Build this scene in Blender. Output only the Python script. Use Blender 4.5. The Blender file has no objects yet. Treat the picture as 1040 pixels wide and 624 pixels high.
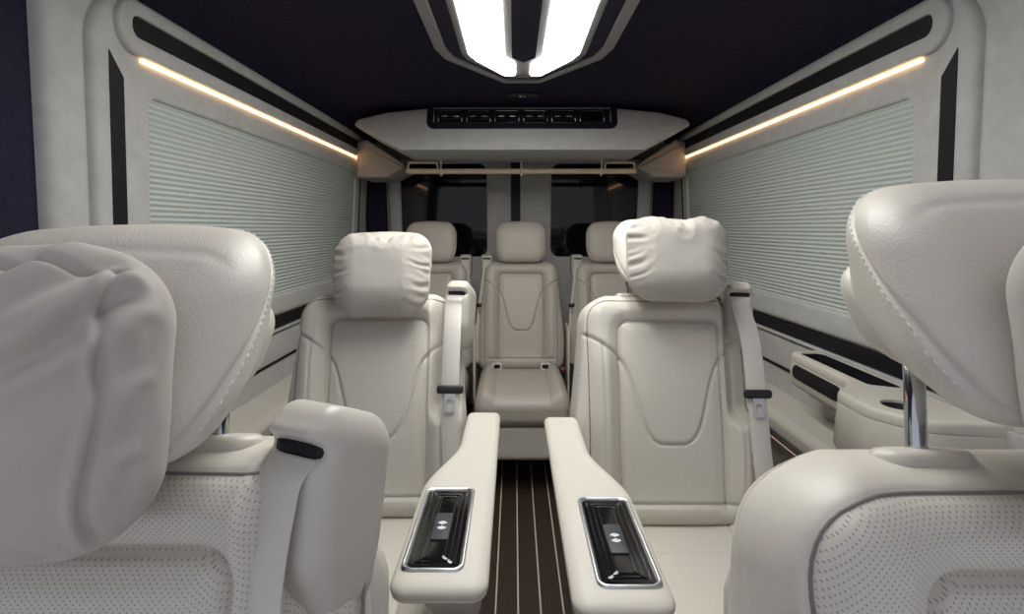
import bpy, bmesh, math, random
import numpy as np
from mathutils import Vector, noise
from mathutils.geometry import tessellate_polygon

random.seed(7)
C = bpy.context.scene.collection
H = 1.10            # eye height of the photographer above the van floor
CX = 0.0365         # centre line of the van
R = math.radians

# ------------------------------------------------------------------ materials
def new_mat(name):
    m = bpy.data.materials.new(name); m.use_nodes = True
    nt = m.node_tree
    return m, nt, nt.nodes['Principled BSDF']

def mat(name, col, rough=0.6, metal=0.0, bump=None, mottle=None, sheen=0.0, spec=0.5, coat=0.0):
    """bump=(kind, scale, strength, distance); mottle=(scale, amount)"""
    m, nt, b = new_mat(name)
    b.inputs['Base Color'].default_value = (*col, 1)
    b.inputs['Roughness'].default_value = rough
    b.inputs['Metallic'].default_value = metal
    b.inputs['Specular IOR Level'].default_value = spec
    if sheen:
        b.inputs['Sheen Weight'].default_value = sheen
        b.inputs['Sheen Roughness'].default_value = 0.5
    if coat:
        b.inputs['Coat Weight'].default_value = coat
        b.inputs['Coat Roughness'].default_value = 0.05
    tc = nt.nodes.new('ShaderNodeTexCoord')
    if mottle:
        n = nt.nodes.new('ShaderNodeTexNoise')
        n.inputs['Scale'].default_value = mottle[0]; n.inputs['Detail'].default_value = 6
        n.inputs['Roughness'].default_value = 0.65
        nt.links.new(tc.outputs['Object'], n.inputs['Vector'])
        r = nt.nodes.new('ShaderNodeValToRGB')
        a = mottle[1]
        r.color_ramp.elements[0].position = 0.3; r.color_ramp.elements[1].position = 0.7
        r.color_ramp.elements[0].color = (*[c * (1 - a) for c in col], 1)
        r.color_ramp.elements[1].color = (*[min(1, c * (1 + a)) for c in col], 1)
        nt.links.new(n.outputs['Fac'], r.inputs['Fac'])
        nt.links.new(r.outputs['Color'], b.inputs['Base Color'])
    if bump:
        kind, sc, st, di = bump
        if kind == 'voronoi':
            n = nt.nodes.new('ShaderNodeTexVoronoi'); n.inputs['Scale'].default_value = sc
            n.feature = 'SMOOTH_F1'; out = n.outputs['Distance']
        else:
            n = nt.nodes.new('ShaderNodeTexNoise'); n.inputs['Scale'].default_value = sc
            n.inputs['Detail'].default_value = 4; out = n.outputs['Fac']
        nt.links.new(tc.outputs['Object'], n.inputs['Vector'])
        bp = nt.nodes.new('ShaderNodeBump'); bp.inputs['Strength'].default_value = st
        bp.inputs['Distance'].default_value = di
        nt.links.new(out, bp.inputs['Height']); nt.links.new(bp.outputs['Normal'], b.inputs['Normal'])
    return m

def emit(name, col, strength, base=(0.8, 0.8, 0.8)):
    m, nt, b = new_mat(name)
    b.inputs['Base Color'].default_value = (*base, 1)
    b.inputs['Emission Color'].default_value = (*col, 1)
    b.inputs['Emission Strength'].default_value = strength
    return m

LEATHER = (0.65, 0.62, 0.55)
M = {}
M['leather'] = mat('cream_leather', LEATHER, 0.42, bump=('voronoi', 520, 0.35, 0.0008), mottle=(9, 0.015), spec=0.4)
M['bench_leather_shaded'] = mat('shaded_bench_leather', (0.44, 0.405, 0.355), 0.45, bump=('voronoi', 420, 0.3, 0.001), spec=0.4)  # cream leather with the rear row's dimmer light darkened into its colour
M['rear_webbing_shaded'] = mat('shaded_webbing', (0.46, 0.43, 0.38), 0.6, bump=('noise', 900, 0.15, 0.0008))  # cream belt webbing, shadow at the rear painted in as a darker tone
M['smooth_leather'] = mat('smooth_cream_leather', LEATHER, 0.4, bump=('voronoi', 700, 0.12, 0.0006), spec=0.4)
M['vinyl'] = mat('cream_plastic', (0.60, 0.575, 0.51), 0.38, bump=('noise', 300, 0.04, 0.001))
M['webbing'] = mat('cream_webbing', (0.64, 0.62, 0.57), 0.55, bump=('noise', 900, 0.15, 0.0008), sheen=0.2)
M['fabric'] = mat('pillow_fabric', (0.49, 0.46, 0.415), 0.95, bump=('noise', 900, 0.2, 0.0006), mottle=(30, 0.015), sheen=0.12)
M['suede'] = mat('grey_suede', (0.49, 0.487, 0.47), 0.95, bump=('noise', 400, 0.1, 0.001), mottle=(22, 0.09), sheen=0.15)
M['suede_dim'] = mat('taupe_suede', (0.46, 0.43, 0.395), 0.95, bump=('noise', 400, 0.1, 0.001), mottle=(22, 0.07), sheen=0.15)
M['headliner'] = mat('navy_headliner', (0.021, 0.017, 0.038), 0.95, bump=('noise', 500, 0.2, 0.001), mottle=(60, 0.2), spec=0.2)
M['black'] = mat('black_trim', (0.010, 0.009, 0.012), 0.55, spec=0.3)
M['gloss_black'] = mat('gloss_black', (0.006, 0.006, 0.007), 0.12, coat=0.5)
M['dark_glass'] = mat('dark_glass', (0.004, 0.004, 0.006), 0.05, spec=0.45)
M['panel_black'] = mat('panel_black', (0.014, 0.012, 0.022), 0.35)
M['lamp_dark'] = mat('dark_violet_lamp_panel', (0.030, 0.025, 0.050), 0.7, spec=0.3)
M['chrome'] = mat('chrome', (0.62, 0.64, 0.68), 0.16, metal=1)
M['satin'] = mat('satin_chrome', (0.72, 0.74, 0.78), 0.28, metal=1)
M['grey_piping'] = mat('grey_piping', (0.20, 0.185, 0.17), 0.6)
M['thread'] = mat('white_thread', (0.78, 0.76, 0.74), 0.7)
M['gold'] = mat('pale_gold_wood', (0.74, 0.60, 0.42), 0.35, mottle=(14, 0.1))
M['buckle'] = mat('buckle_black', (0.012, 0.012, 0.014), 0.4)
M['red'] = mat('red_button', (0.35, 0.03, 0.02), 0.45)
M['slate'] = mat('slate_pad', (0.03, 0.036, 0.045), 0.5)
M['grille'] = mat('black_grille', (0.008, 0.008, 0.010), 0.6, bump=('voronoi', 600, 0.4, 0.001))
M['lamp'] = emit('lamp_diffuser', (1.0, 0.995, 0.96), 15.8)
M['led'] = emit('warm_led', (1.0, 0.52, 0.21), 6.0)
M['led_dim'] = emit('orange_led', (1.0, 0.33, 0.08), 0.28)
M['icon'] = emit('icon_white', (0.75, 0.85, 0.95), 0.35)
M['silver_grey'] = mat('silver_grey_frame', (0.30, 0.29, 0.30), 0.45)

# perforated leather: rows of small holes
def perforated():
    m, nt, b = new_mat('perforated_leather')
    N = nt.nodes; L = nt.links
    tc = N.new('ShaderNodeTexCoord')
    sep = N.new('ShaderNodeSeparateXYZ'); L.new(tc.outputs['Object'], sep.inputs[0])
    def math_(op, a, b_=None):
        n = N.new('ShaderNodeMath'); n.operation = op
        for i, v in enumerate((a, b_)):
            if v is None: continue
            if isinstance(v, (int, float)): n.inputs[i].default_value = v
            else: L.new(v, n.inputs[i])
        return n.outputs[0]
    s = 0.0046
    u = math_('DIVIDE', sep.outputs['X'], s); v = math_('DIVIDE', sep.outputs['Z'], s * 0.95)
    p = math_('ADD', u, v); q = math_('SUBTRACT', u, v)
    p = math_('SUBTRACT', math_('FRACT', p), 0.5); q = math_('SUBTRACT', math_('FRACT', q), 0.5)
    d = math_('SQRT', math_('ADD', math_('MULTIPLY', p, p), math_('MULTIPLY', q, q)))
    r = N.new('ShaderNodeMapRange'); r.inputs['From Min'].default_value = 0.10; r.inputs['From Max'].default_value = 0.22
    L.new(d, r.inputs['Value'])
    mx = N.new('ShaderNodeMix'); mx.data_type = 'RGBA'
    L.new(r.outputs[0], mx.inputs['Factor'])
    mx.inputs['A'].default_value = (*[c * 0.55 for c in LEATHER], 1); mx.inputs['B'].default_value = (*LEATHER, 1)
    L.new(mx.outputs['Result'], b.inputs['Base Color'])
    bp = N.new('ShaderNodeBump'); bp.inputs['Strength'].default_value = 0.5; bp.inputs['Distance'].default_value = 0.0008
    L.new(r.outputs[0], bp.inputs['Height']); L.new(bp.outputs['Normal'], b.inputs['Normal'])
    b.inputs['Roughness'].default_value = 0.5
    return m
M['perforated'] = perforated()

def floor_mat():
    m, nt, b = new_mat('dark_wood_with_pale_inlays')
    N = nt.nodes; L = nt.links
    tc = N.new('ShaderNodeTexCoord'); sep = N.new('ShaderNodeSeparateXYZ')
    L.new(tc.outputs['Object'], sep.inputs[0])
    def math_(op, a, b_=None):
        n = N.new('ShaderNodeMath'); n.operation = op
        for i, v in enumerate((a, b_)):
            if v is None: continue
            if isinstance(v, (int, float)): n.inputs[i].default_value = v
            else: L.new(v, n.inputs[i])
        return n.outputs[0]
    u = math_('DIVIDE', math_('SUBTRACT', sep.outputs['X'], 0.013), 0.066)
    f = math_('ABSOLUTE', math_('SUBTRACT', math_('FRACT', math_('ADD', u, 10.5)), 0.5))
    line = math_('LESS_THAN', f, 0.034)
    mp = N.new('ShaderNodeMapping'); mp.inputs['Scale'].default_value = (60, 3, 1)
    L.new(tc.outputs['Object'], mp.inputs['Vector'])
    n = N.new('ShaderNodeTexNoise'); n.inputs['Scale'].default_value = 3; n.inputs['Detail'].default_value = 6
    L.new(mp.outputs[0], n.inputs['Vector'])
    r = N.new('ShaderNodeValToRGB')
    r.color_ramp.elements[0].color = (0.020, 0.011, 0.007, 1); r.color_ramp.elements[1].color = (0.050, 0.028, 0.019, 1)
    L.new(n.outputs['Fac'], r.inputs['Fac'])
    mx = N.new('ShaderNodeMix'); mx.data_type = 'RGBA'
    L.new(line, mx.inputs['Factor']); L.new(r.outputs['Color'], mx.inputs['A'])
    mx.inputs['B'].default_value = (0.62, 0.54, 0.44, 1)
    L.new(mx.outputs['Result'], b.inputs['Base Color'])
    b.inputs['Roughness'].default_value = 0.55
    return m
M['floor'] = floor_mat()

# ------------------------------------------------------------------ mesh helpers
def mk(name, V, F, m, parent=None, smooth=True, loc=None, sharp=None):
    me = bpy.data.meshes.new(name)
    V = np.asarray(V, dtype=float)
    me.from_pydata(V.tolist(), [], [tuple(int(i) for i in f) for f in F])
    me.update()
    bm = bmesh.new(); bm.from_mesh(me)
    bmesh.ops.recalc_face_normals(bm, faces=bm.faces[:])
    bm.to_mesh(me); bm.free()
    if smooth:
        me.polygons.foreach_set('use_smooth', [True] * len(me.polygons))
        if sharp is not None:
            me.set_sharp_from_angle(angle=R(sharp))
    me.materials.append(M[m] if isinstance(m, str) else m)
    o = bpy.data.objects.new(name, me); C.objects.link(o)
    if parent: o.parent = parent
    if loc: o.location = loc
    return o

def rbox(h, r, n, deform=None):
    """rounded box lattice: half sizes h, corner radii r, cells n per axis -> V, F, N"""
    h = np.array(h, float); r = np.minimum(np.array(r if hasattr(r, '__len__') else (r, r, r), float), h * 0.999)
    ax = [np.linspace(-h[i], h[i], n[i] + 1) for i in range(3)]
    idx = {}; pts = []; F = []
    def vid(k):
        if k not in idx:
            idx[k] = len(pts); pts.append((ax[0][k[0]], ax[1][k[1]], ax[2][k[2]]))
        return idx[k]
    for a in range(3):
        b, c = [i for i in range(3) if i != a]
        for side in (0, n[a]):
            for i in range(n[b]):
                for j in range(n[c]):
                    q = []
                    for (di, dj) in ((0, 0), (1, 0), (1, 1), (0, 1)):
                        k = [0, 0, 0]; k[a] = side; k[b] = i + di; k[c] = j + dj
                        q.append(vid(tuple(k)))
                    F.append(q)
    Q = np.array(pts)
    c = np.clip(Q, -(h - r), h - r)
    v = (Q - c) / r
    L = np.linalg.norm(v, axis=1, keepdims=True); L[L == 0] = 1
    # ease the lattice around the corners so that the cells stay even
    Nn = v / L
    P = c + r * Nn
    if deform is not None: P = deform(P, Nn)
    return P, F, Nn

def sub(V, F, mask):
    """the faces of a mask as their own vertex list"""
    Fm = [f for f, k in zip(F, mask) if k]
    used = sorted({i for f in Fm for i in f}); mp = {u: i for i, u in enumerate(used)}
    return V[used], [[mp[i] for i in f] for f in Fm]

def tube(pts, r, seg=8, closed=False, flat=1.0):
    pts = [Vector(p) for p in pts]; n = len(pts); V = []; F = []
    rr_ = r if hasattr(r, '__len__') else [r] * n
    up = None
    for i, p in enumerate(pts):
        a = pts[(i - 1) % n] if (closed or i > 0) else p
        b = pts[(i + 1) % n] if (closed or i < n - 1) else p
        t = (b - a).normalized()
        if up is None:
            up = Vector((0, 0, 1)) if abs(t.z) < 0.9 else Vector((0, 1, 0))
        s = t.cross(up).normalized(); up = s.cross(t).normalized()
        for k in range(seg):
            an = 2 * math.pi * k / seg
            V.append(p + s * math.cos(an) * rr_[i] + up * math.sin(an) * rr_[i] * flat)
    m = n if closed else n - 1
    for i in range(m):
        for k in range(seg):
            a = i * seg + k; b = i * seg + (k + 1) % seg
            c = ((i + 1) % n) * seg + (k + 1) % seg; d = ((i + 1) % n) * seg + k
            F.append([a, b, c, d])
    if not closed:
        F.append(list(range(seg))[::-1]); F.append(list(range((n - 1) * seg, n * seg)))
    return np.array([tuple(v) for v in V]), F

def rr(cx, cy, hw, hh, r, k=8):
    """rounded rectangle loop, r one radius or (tr, tl, bl, br)"""
    if not hasattr(r, '__len__'): r = (r,) * 4
    out = []
    for q, (sx, sy) in enumerate(((1, 1), (-1, 1), (-1, -1), (1, -1))):
        ra = min(r[q], hw, hh)
        for i in range(k + 1):
            a = math.pi / 2 * (q + i / k)
            out.append((cx + sx * (hw - ra) + ra * math.cos(a), cy + sy * (hh - ra) + ra * math.sin(a)))
    return out

def round_poly(pts, r, k=6):
    out = []; n = len(pts)
    for i, p in enumerate(pts):
        p = Vector(p[:2]); a = Vector(pts[i - 1][:2]); b = Vector(pts[(i + 1) % n][:2])
        ri = r[i] if hasattr(r, '__len__') else r
        da = (a - p); db = (b - p)
        ang = da.angle(db); t = min(ri / max(math.tan(ang / 2), 1e-4), da.length * 0.49, db.length * 0.49)
        if ri <= 1e-5: out.append(tuple(p)); continue
        A = p + da.normalized() * t; B = p + db.normalized() * t
        for j in range(k + 1):
            u = j / k
            q = A * (1 - u) ** 2 + p * 2 * u * (1 - u) + B * u * u
            out.append(tuple(q))
    return out

def loft(loops, cap0=True, cap1=True, closed=True):
    """loops of equal length -> skin"""
    n = len(loops[0]); V = [p for l in loops for p in l]; F = []
    for i in range(len(loops) - 1):
        for k in range(n if closed else n - 1):
            a = i * n + k; b = i * n + (k + 1) % n
            F.append([a, b, b + n, a + n])
    if cap0: F.append(list(range(n))[::-1])
    if cap1: F.append(list(range((len(loops) - 1) * n, len(loops) * n)))
    return np.array(V), F

def inset(poly, d):
    """offset a 2D polygon inward by d (counter-clockwise polygon)"""
    n = len(poly); out = []
    area = sum(poly[i][0] * poly[(i + 1) % n][1] - poly[(i + 1) % n][0] * poly[i][1] for i in range(n))
    s = 1 if area > 0 else -1
    for i in range(n):
        a = Vector(poly[i - 1]); p = Vector(poly[i]); b = Vector(poly[(i + 1) % n])
        t = (b - a)
        if t.length < 1e-9: out.append(tuple(p)); continue
        t.normalize(); nn = Vector((-t.y, t.x)) * s
        out.append(tuple(p + nn * d))
    return out

def slab(poly, z0, z1, bev=0.0, fn=None, seg=3):
    """2D polygon extruded z0..z1 with rounded rims; fn maps (u,v,w) to space"""
    fn = fn or (lambda u, v, w: (u, v, w)); loops = []
    if bev > 0:
        sgn = 1 if z1 > z0 else -1
        for i in range(seg + 1):
            a = math.pi / 2 * i / seg
            loops.append(([*inset(poly, bev * (1 - math.sin(a)))], z0 + sgn * bev * (1 - math.cos(a))))
        for i in range(seg + 1):
            a = math.pi / 2 * i / seg
            loops.append(([*inset(poly, bev * (1 - math.cos(a)))], z1 - sgn * bev * (1 - math.sin(a))))
    else:
        loops = [(poly, z0), (poly, z1)]
    return loft([[fn(u, v, w) for u, v in l] for l, w in loops])

def join(*vf):
    V = []; F = []; o = 0
    for v, f in vf:
        V.append(np.asarray(v)); F += [[i + o for i in q] for q in f]; o += len(v)
    return np.vstack(V), F

def box(x0, x1, y0, y1, z0, z1):
    V = np.array([(x, y, z) for x in (x0, x1) for y in (y0, y1) for z in (z0, z1)], float)
    return V, [[0, 1, 3, 2], [4, 6, 7, 5], [0, 4, 5, 1], [2, 3, 7, 6], [0, 2, 6, 4], [1, 5, 7, 3]]

def rb(x0, x1, y0, y1, z0, z1, r, n=(8, 8, 8), deform=None):
    c = np.array([(x0 + x1) / 2, (y0 + y1) / 2, (z0 + z1) / 2])
    h = np.array([(x1 - x0) / 2, (y1 - y0) / 2, (z1 - z0) / 2])
    V, F, _ = rbox(h, r, n, deform)
    return V + c, F

def empty(name, loc, rz=0.0):
    o = bpy.data.objects.new(name, None); C.objects.link(o)
    o.location = loc; o.rotation_euler = (0, 0, rz); o.empty_display_size = 0.05
    return o

def tag(o, label, cat, group=None):
    o['label'] = label; o['category'] = cat
    if group: o['group'] = group
    return o

def struct(o, label=None, cat=None):
    o['kind'] = 'structure'
    if label: o['label'] = label
    if cat: o['category'] = cat
    return o

def kids(o): return [c for c in bpy.data.objects if c.parent is o]
def copy_tree(o, parent=None):
    c = o.copy(); C.objects.link(c)
    if parent: c.parent = parent
    for ch in kids(o): copy_tree(ch, c)
    return c

def sstep(a, b, x):
    t = np.clip((x - a) / (b - a), 0, 1); return t * t * (3 - 2 * t)

def catmull(pts, k=10):
    pts = [np.array(p, float) for p in pts]; P = [2 * pts[0] - pts[1]] + pts + [2 * pts[-1] - pts[-2]]; out = []
    for i in range(1, len(P) - 2):
        for j in range(k):
            t = j / k
            out.append(0.5 * (2 * P[i] + (P[i + 1] - P[i - 1]) * t + (2 * P[i - 1] - 5 * P[i] + 4 * P[i + 1] - P[i + 2]) * t * t
                              + (3 * P[i] - P[i - 1] - 3 * P[i + 1] + P[i + 2]) * t ** 3))
    out.append(pts[-1]); return out

def pl_dist(P, poly):
    """distance of 2D points to a polyline"""
    poly = np.array(poly, float); d = np.full(len(P), 1e9)
    for a, b in zip(poly[:-1], poly[1:]):
        ab = b - a; L = float(ab @ ab)
        if L < 1e-12: continue
        t = np.clip(((P - a) @ ab) / L, 0, 1)
        d = np.minimum(d, np.linalg.norm(P - (a + t[:, None] * ab), axis=1))
    return d

def rot_x(V, a, piv=(0, 0, 0)):
    """lean: rotate about x so that the top moves to +y"""
    V = np.asarray(V, float) - piv
    c, s = math.cos(a), math.sin(a)
    return np.column_stack((V[:, 0], V[:, 1] * c + V[:, 2] * s, -V[:, 1] * s + V[:, 2] * c)) + piv

def rot_z(V, a, piv=(0, 0, 0)):
    V = np.asarray(V, float) - piv
    c, s = math.cos(a), math.sin(a)
    return np.column_stack((V[:, 0] * c - V[:, 1] * s, V[:, 0] * s + V[:, 1] * c, V[:, 2])) + piv

# ------------------------------------------------------------------ the shell of the van
Y0F, Y1R = 0.12, 3.16
def wall_x(v): return 0.8815 + 0.085 * (0.385 - v)
def wmap(side):
    def f(u, v, w):      # u along the van, v height relative to the eye, w inwards
        return (CX + side * (wall_x(v) - w), u, H + v)
    return f

fl = mk('floor', *box(-0.95, 1.02, Y0F - 0.5, Y1R + 0.1, -0.03, 0.0), 'floor', smooth=False); struct(fl)

# headliner: flat in the middle and curving down to the walls
sec = []
for x, v in ((-0.90, 0.43), (-0.875, 0.475), (-0.82, 0.51), (-0.70, 0.54), (-0.5, 0.556), (0, 0.56), (0.5, 0.556), (0.70, 0.54), (0.82, 0.51), (0.875, 0.475), (0.90, 0.43)):
    sec.append((CX + x, H + v))
sec = [tuple(p) for p in catmull(sec, 6)]
outer = [(x, z + 0.03) for x, z in sec][::-1]
lp = sec + outer
V, F = loft([[(x, y, z) for x, z in lp] for y in (Y0F, 1.2, 2.2, Y1R + 0.03)])
struct(mk('ceiling', V, F, 'headliner', sharp=50))

for side, nm in ((-1, 'left'), (1, 'right')):
    f = wmap(side)
    u0 = 0.985 if side < 0 else Y0F
    prof = [(-1.10, 0), (-0.8, 0), (-0.5, 0), (-0.2, 0), (0.1, 0), (0.35, 0), (0.49, 0)]
    loops = []
    if side < 0:      # the rounded pillar edge at the front of the left wall
        for (du, w) in ((0.0, -0.10), (0.0, -0.035), (0.003, -0.018), (0.012, -0.006), (0.03, 0.0), (0.06, 0.0)):
            loops.append([f(u0 + du, v, w) for v, _ in prof])
    else:
        loops = [[f(u0, v, 0) for v, _ in prof]]
    for u in (1.06, 1.6, 2.2, 2.8, Y1R):
        loops.append([f(u, v, 0) for v, _ in prof])
    back = [[f(u, v, -0.10) for v, _ in prof] for u in (Y1R, u0)]
    V, F = loft(loops + back, cap0=False, cap1=False, closed=False)
    n = len(prof)
    struct(mk('wall_' + nm, V, F, 'suede', sharp=40))
# dark cab pillar ahead of the left wall
f = wmap(-1)
V, F = slab([(Y0F, -1.1), (0.998, -1.1), (0.998, 0.50), (Y0F, 0.50)], -0.10, -0.030, 0.004, f)
struct(mk('trim_1', V, F, 'headliner'), 'dark cab pillar lining at the left front edge of the cabin', 'pillar')

# ---- the framed side windows
def side_window(side, idx):
    f = wmap(side)
    word = 'left' if side < 0 else 'right'
    root = empty('window_%d' % idx, (0, 0, 0)); struct(root)
    # raised surround with a window opening
    ou0, ou1, ov0, ov1 = 1.070, 2.87, -0.325, 0.497
    hu0, hu1, hv0, hv1 = 1.228, 2.78, -0.245, 0.295
    def outer(d, w): return [f(u, v, w) for u, v in rr((ou0 + ou1) / 2, (ov0 + ov1) / 2, (ou1 - ou0) / 2 - d, (ov1 - ov0) / 2 - d, (0.02, 0.13 - d, 0.02, 0.02), 10)]
    def hole(d, w): return [f(u, v, w) for u, v in rr((hu0 + hu1) / 2, (hv0 + hv1) / 2, (hu1 - hu0) / 2 + d, (hv1 - hv0) / 2 + d, 0.03 + d, 10)]
    loops = [outer(0, -0.01), outer(0.0, 0.006), outer(0.003, 0.012), outer(0.008, 0.0165), outer(0.016, 0.018),
             outer(0.024, 0.0185), hole(0.010, 0.0185), hole(0.004, 0.017), hole(0.001, 0.012), hole(0, 0.002), hole(0, -0.02)]
    V, F = loft(loops, False, False)
    mk('window_surround', V, F, 'suede', root, sharp=50)
    # capsule shaped slot bezel along the top
    cu0, cu1, cv0, cv1 = 1.125, 2.86, 0.372, 0.482
    def cap(d, w): return [f(u, v, w) for u, v in rr((cu0 + cu1) / 2, (cv0 + cv1) / 2, (cu1 - cu0) / 2 - d, (cv1 - cv0) / 2 - d, (0.03, 0.054, 0.054, 0.02), 10)]
    su0, su1, sv0, sv1 = 1.165, 2.845, 0.408, 0.452
    def slot(d, w): return [f(u, v, w) for u, v in rr((su0 + su1) / 2, (sv0 + sv1) / 2, (su1 - su0) / 2 + d, (sv1 - sv0) / 2 + d, (0.01, 0.021, 0.021, 0.01), 10)]
    V, F = loft([cap(0, 0.014), cap(0, 0.026), cap(0.003, 0.030), cap(0.008, 0.0315), slot(0.004, 0.0315), slot(0.001, 0.030), slot(0, 0.024)], False, False)
    mk('slot_bezel', V, F, 'suede', root, sharp=50)
    V, F = loft([slot(0.001, 0.020), slot(0.001, 0.0245)])
    mk('vent_slot', V, F, 'black', root, smooth=False)
    # black inlay strips on the surround
    zt = 0.362
    poly = [(1.106, -0.325), (1.148, -0.325), (1.148, zt - 0.045), (1.110, zt)]
    V, F = slab(poly, 0.017, 0.0205, 0.0, f); mk('inlay_strip', V, F, 'black', root, smooth=False)
    V, F = slab([(2.845, -0.32), (2.862, -0.32), (2.862, 0.33), (2.845, 0.33)], 0.015, 0.0205, 0.0, f); mk('inlay_strip', V, F, 'black', root, smooth=False)
    # lower black inlay with a pale lip under it
    V, F = slab([(1.10, -0.375), (2.86, -0.375), (2.86, -0.330), (1.05, -0.330)], 0.0, 0.012, 0.002, f)
    o = mk('trim_%d' % (idx + 1), V, F, 'black', smooth=False); struct(o)
    V, F = slab([(1.0, -0.386), (2.87, -0.386), (2.87, -0.377), (1.0, -0.377)], 0.0, 0.022, 0.003, f)
    o = mk('trim_%d' % (idx + 3), V, F, 'suede'); struct(o)
    # lower wall panel with a shallow step, leaving the dark shadow joint
    V, F = slab([(0.6 if side > 0 else 1.0, -0.50), (3.05, -0.50), (3.05, -0.395), (0.6 if side > 0 else 1.0, -0.395)], 0.0, 0.010, 0.004, f)
    o = mk('trim_%d' % (idx + 5), V, F, 'suede'); struct(o)
    V, F = slab([(0.6 if side > 0 else 1.0, -0.515), (3.05, -0.515), (3.05, -0.506), (0.6 if side > 0 else 1.0, -0.506)], 0.0, 0.004, 0.0, f)
    o = mk('trim_%d' % (idx + 7), V, F, 'black', smooth=False); struct(o)
    # pleated blind, drawn down
    n = 42; loops = []
    us = [hu0 - 0.004, hu1 + 0.004]
    rows = []
    for i in range(n * 2 + 1):
        v = hv0 - 0.005 + (hv1 - hv0 + 0.01) * i / (n * 2)
        rows.append((v, 0.0095 if i % 2 else 0.0060))
    for u in us:
        loops.append([f(u, v, w) for v, w in rows] + [f(u, v, w - 0.003) for v, w in rows[::-1]])
    V, F = loft(loops)
    b = mk('pleated_blind', V, F, 'blind', smooth=False)
    tag(b, 'grey green pleated blind drawn down over the %s side window' % word, 'blind', 'pleated window blinds')
    # warm strip light under the slot bezel
    V, F = slab(rr(2.036, 0.366, 0.838, 0.0031, 0.003, 3), 0.010, 0.026, 0.002, f)
    l = mk('light_strip', V, F, 'led')
    tag(l, 'glowing warm LED strip along the top of the %s window surround' % word, 'strip light', 'warm strip lights')

M['blind'] = mat('blind_fabric', (0.50, 0.545, 0.52), 0.8, bump=('noise', 500, 0.1, 0.0006))
side_window(-1, 1); side_window(1, 2)

# ---- rear wall and rear doors
YD = 3.08
hx = 0.86
V, F = box(CX - 0.98, CX + 0.98, YD + 0.03, YD + 0.09, 0, H + 0.60)
struct(mk('wall_rear', V, F, 'suede_dim', smooth=False))
def rear_door(x0, x1, hx0, hx1, hv0, hv1, idx, latch=None):
    root = empty('door_%d' % idx, (0, YD, 0)); struct(root)
    z0, z1 = 0.05, H + 0.40
    def o_(d, y): return [(x, y, z) for x, z in rr((x0 + x1) / 2, (z0 + z1) / 2, (x1 - x0) / 2 - d, (z1 - z0) / 2 - d, 0.012, 8)]
    def h_(d, y): return [(x, y, z) for x, z in rr((hx0 + hx1) / 2, H + (hv0 + hv1) / 2, (hx1 - hx0) / 2 + d, (hv1 - hv0) / 2 + d, 0.05 + d, 8)]
    V, F = loft([o_(0, 0.03), o_(0, -0.006), o_(0.006, -0.012), h_(0.012, -0.012), h_(0.004, -0.010), h_(0, -0.002), h_(0, 0.03)], False, False)
    mk('door_panel', V, F, 'suede', root, sharp=50)
    V, F = slab(rr((hx0 + hx1) / 2, H + (hv0 + hv1) / 2, (hx1 - hx0) / 2 + 0.002, (hv1 - hv0) / 2 + 0.002, 0.05, 8), 0.004, 0.010, 0, lambda u, v, w: (u, w, v))
    mk('window_pane', V, F, 'dark_glass', root, smooth=False)
rear_door(-0.735, -0.018, -0.665, -0.160, -0.168, 0.372, 1)
rear_door(0.037, 0.805, 0.219, 0.728, -0.168, 0.372, 2)
V, F = box(-0.02, 0.04, YD + 0.012, YD + 0.032, 0.1, H + 0.40); struct(mk('trim_11', V, F, 'black', smooth=False))
for i, (a, b) in enumerate(((-0.872, -0.755), (0.822, 0.932))):
    V, F = rb(a, b, YD - 0.03, YD + 0.03, 0.05, H + 0.36, 0.006, (4, 4, 4)); struct(mk('trim_%d' % (12 + i), V, F, 'headliner'))
V, F = rb(-0.135, 0.195, YD - 0.02, YD + 0.03, H + 0.405, H + 0.45, 0.006, (8, 4, 4))
struct(mk('trim_14', V, F, 'black'))

# ------------------------------------------------------------------ overhead console above the rear seats
con = empty('overhead_console', (CX, 2.40, H + 0.45))
tag(con, 'grey suede overhead console across the van above the rear doors', 'console')
def cloc(V): return np.asarray(V, float) - np.array([CX, 2.40, H + 0.45])
# front outline (x from centre, v); bottom at .347, tips at .455
top_v = 0.575
front = [(0.545, 0.345), (0.765, 0.462), (0.75, 0.49), (0.62, 0.525), (0.42, 0.545), (0.40, top_v), (-0.40, top_v), (-0.42, 0.545), (-0.62, 0.525), (-0.75, 0.49), (-0.765, 0.462), (-0.545, 0.345)]
front = round_poly(front, [0.012, 0.02, 0.03, 0.1, 0.01, 0, 0, 0.01, 0.1, 0.03, 0.02, 0.012], 5)
def fy(v): return 2.36 + (v - 0.345) * 0.45
loops = []
for (d, dy) in ((0.012, -0.0), (0.006, 0.002), (0.002, 0.006), (0.0, 0.014)):
    loops.append([(CX + x, fy(v) + dy, H + v) for x, v in inset(front, d)])
loops.append([(CX + x, 2.80, H + v) for x, v in front])
V, F = loft(loops)
mk('console_body', cloc(V), F, 'suede', con, sharp=40)
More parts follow.
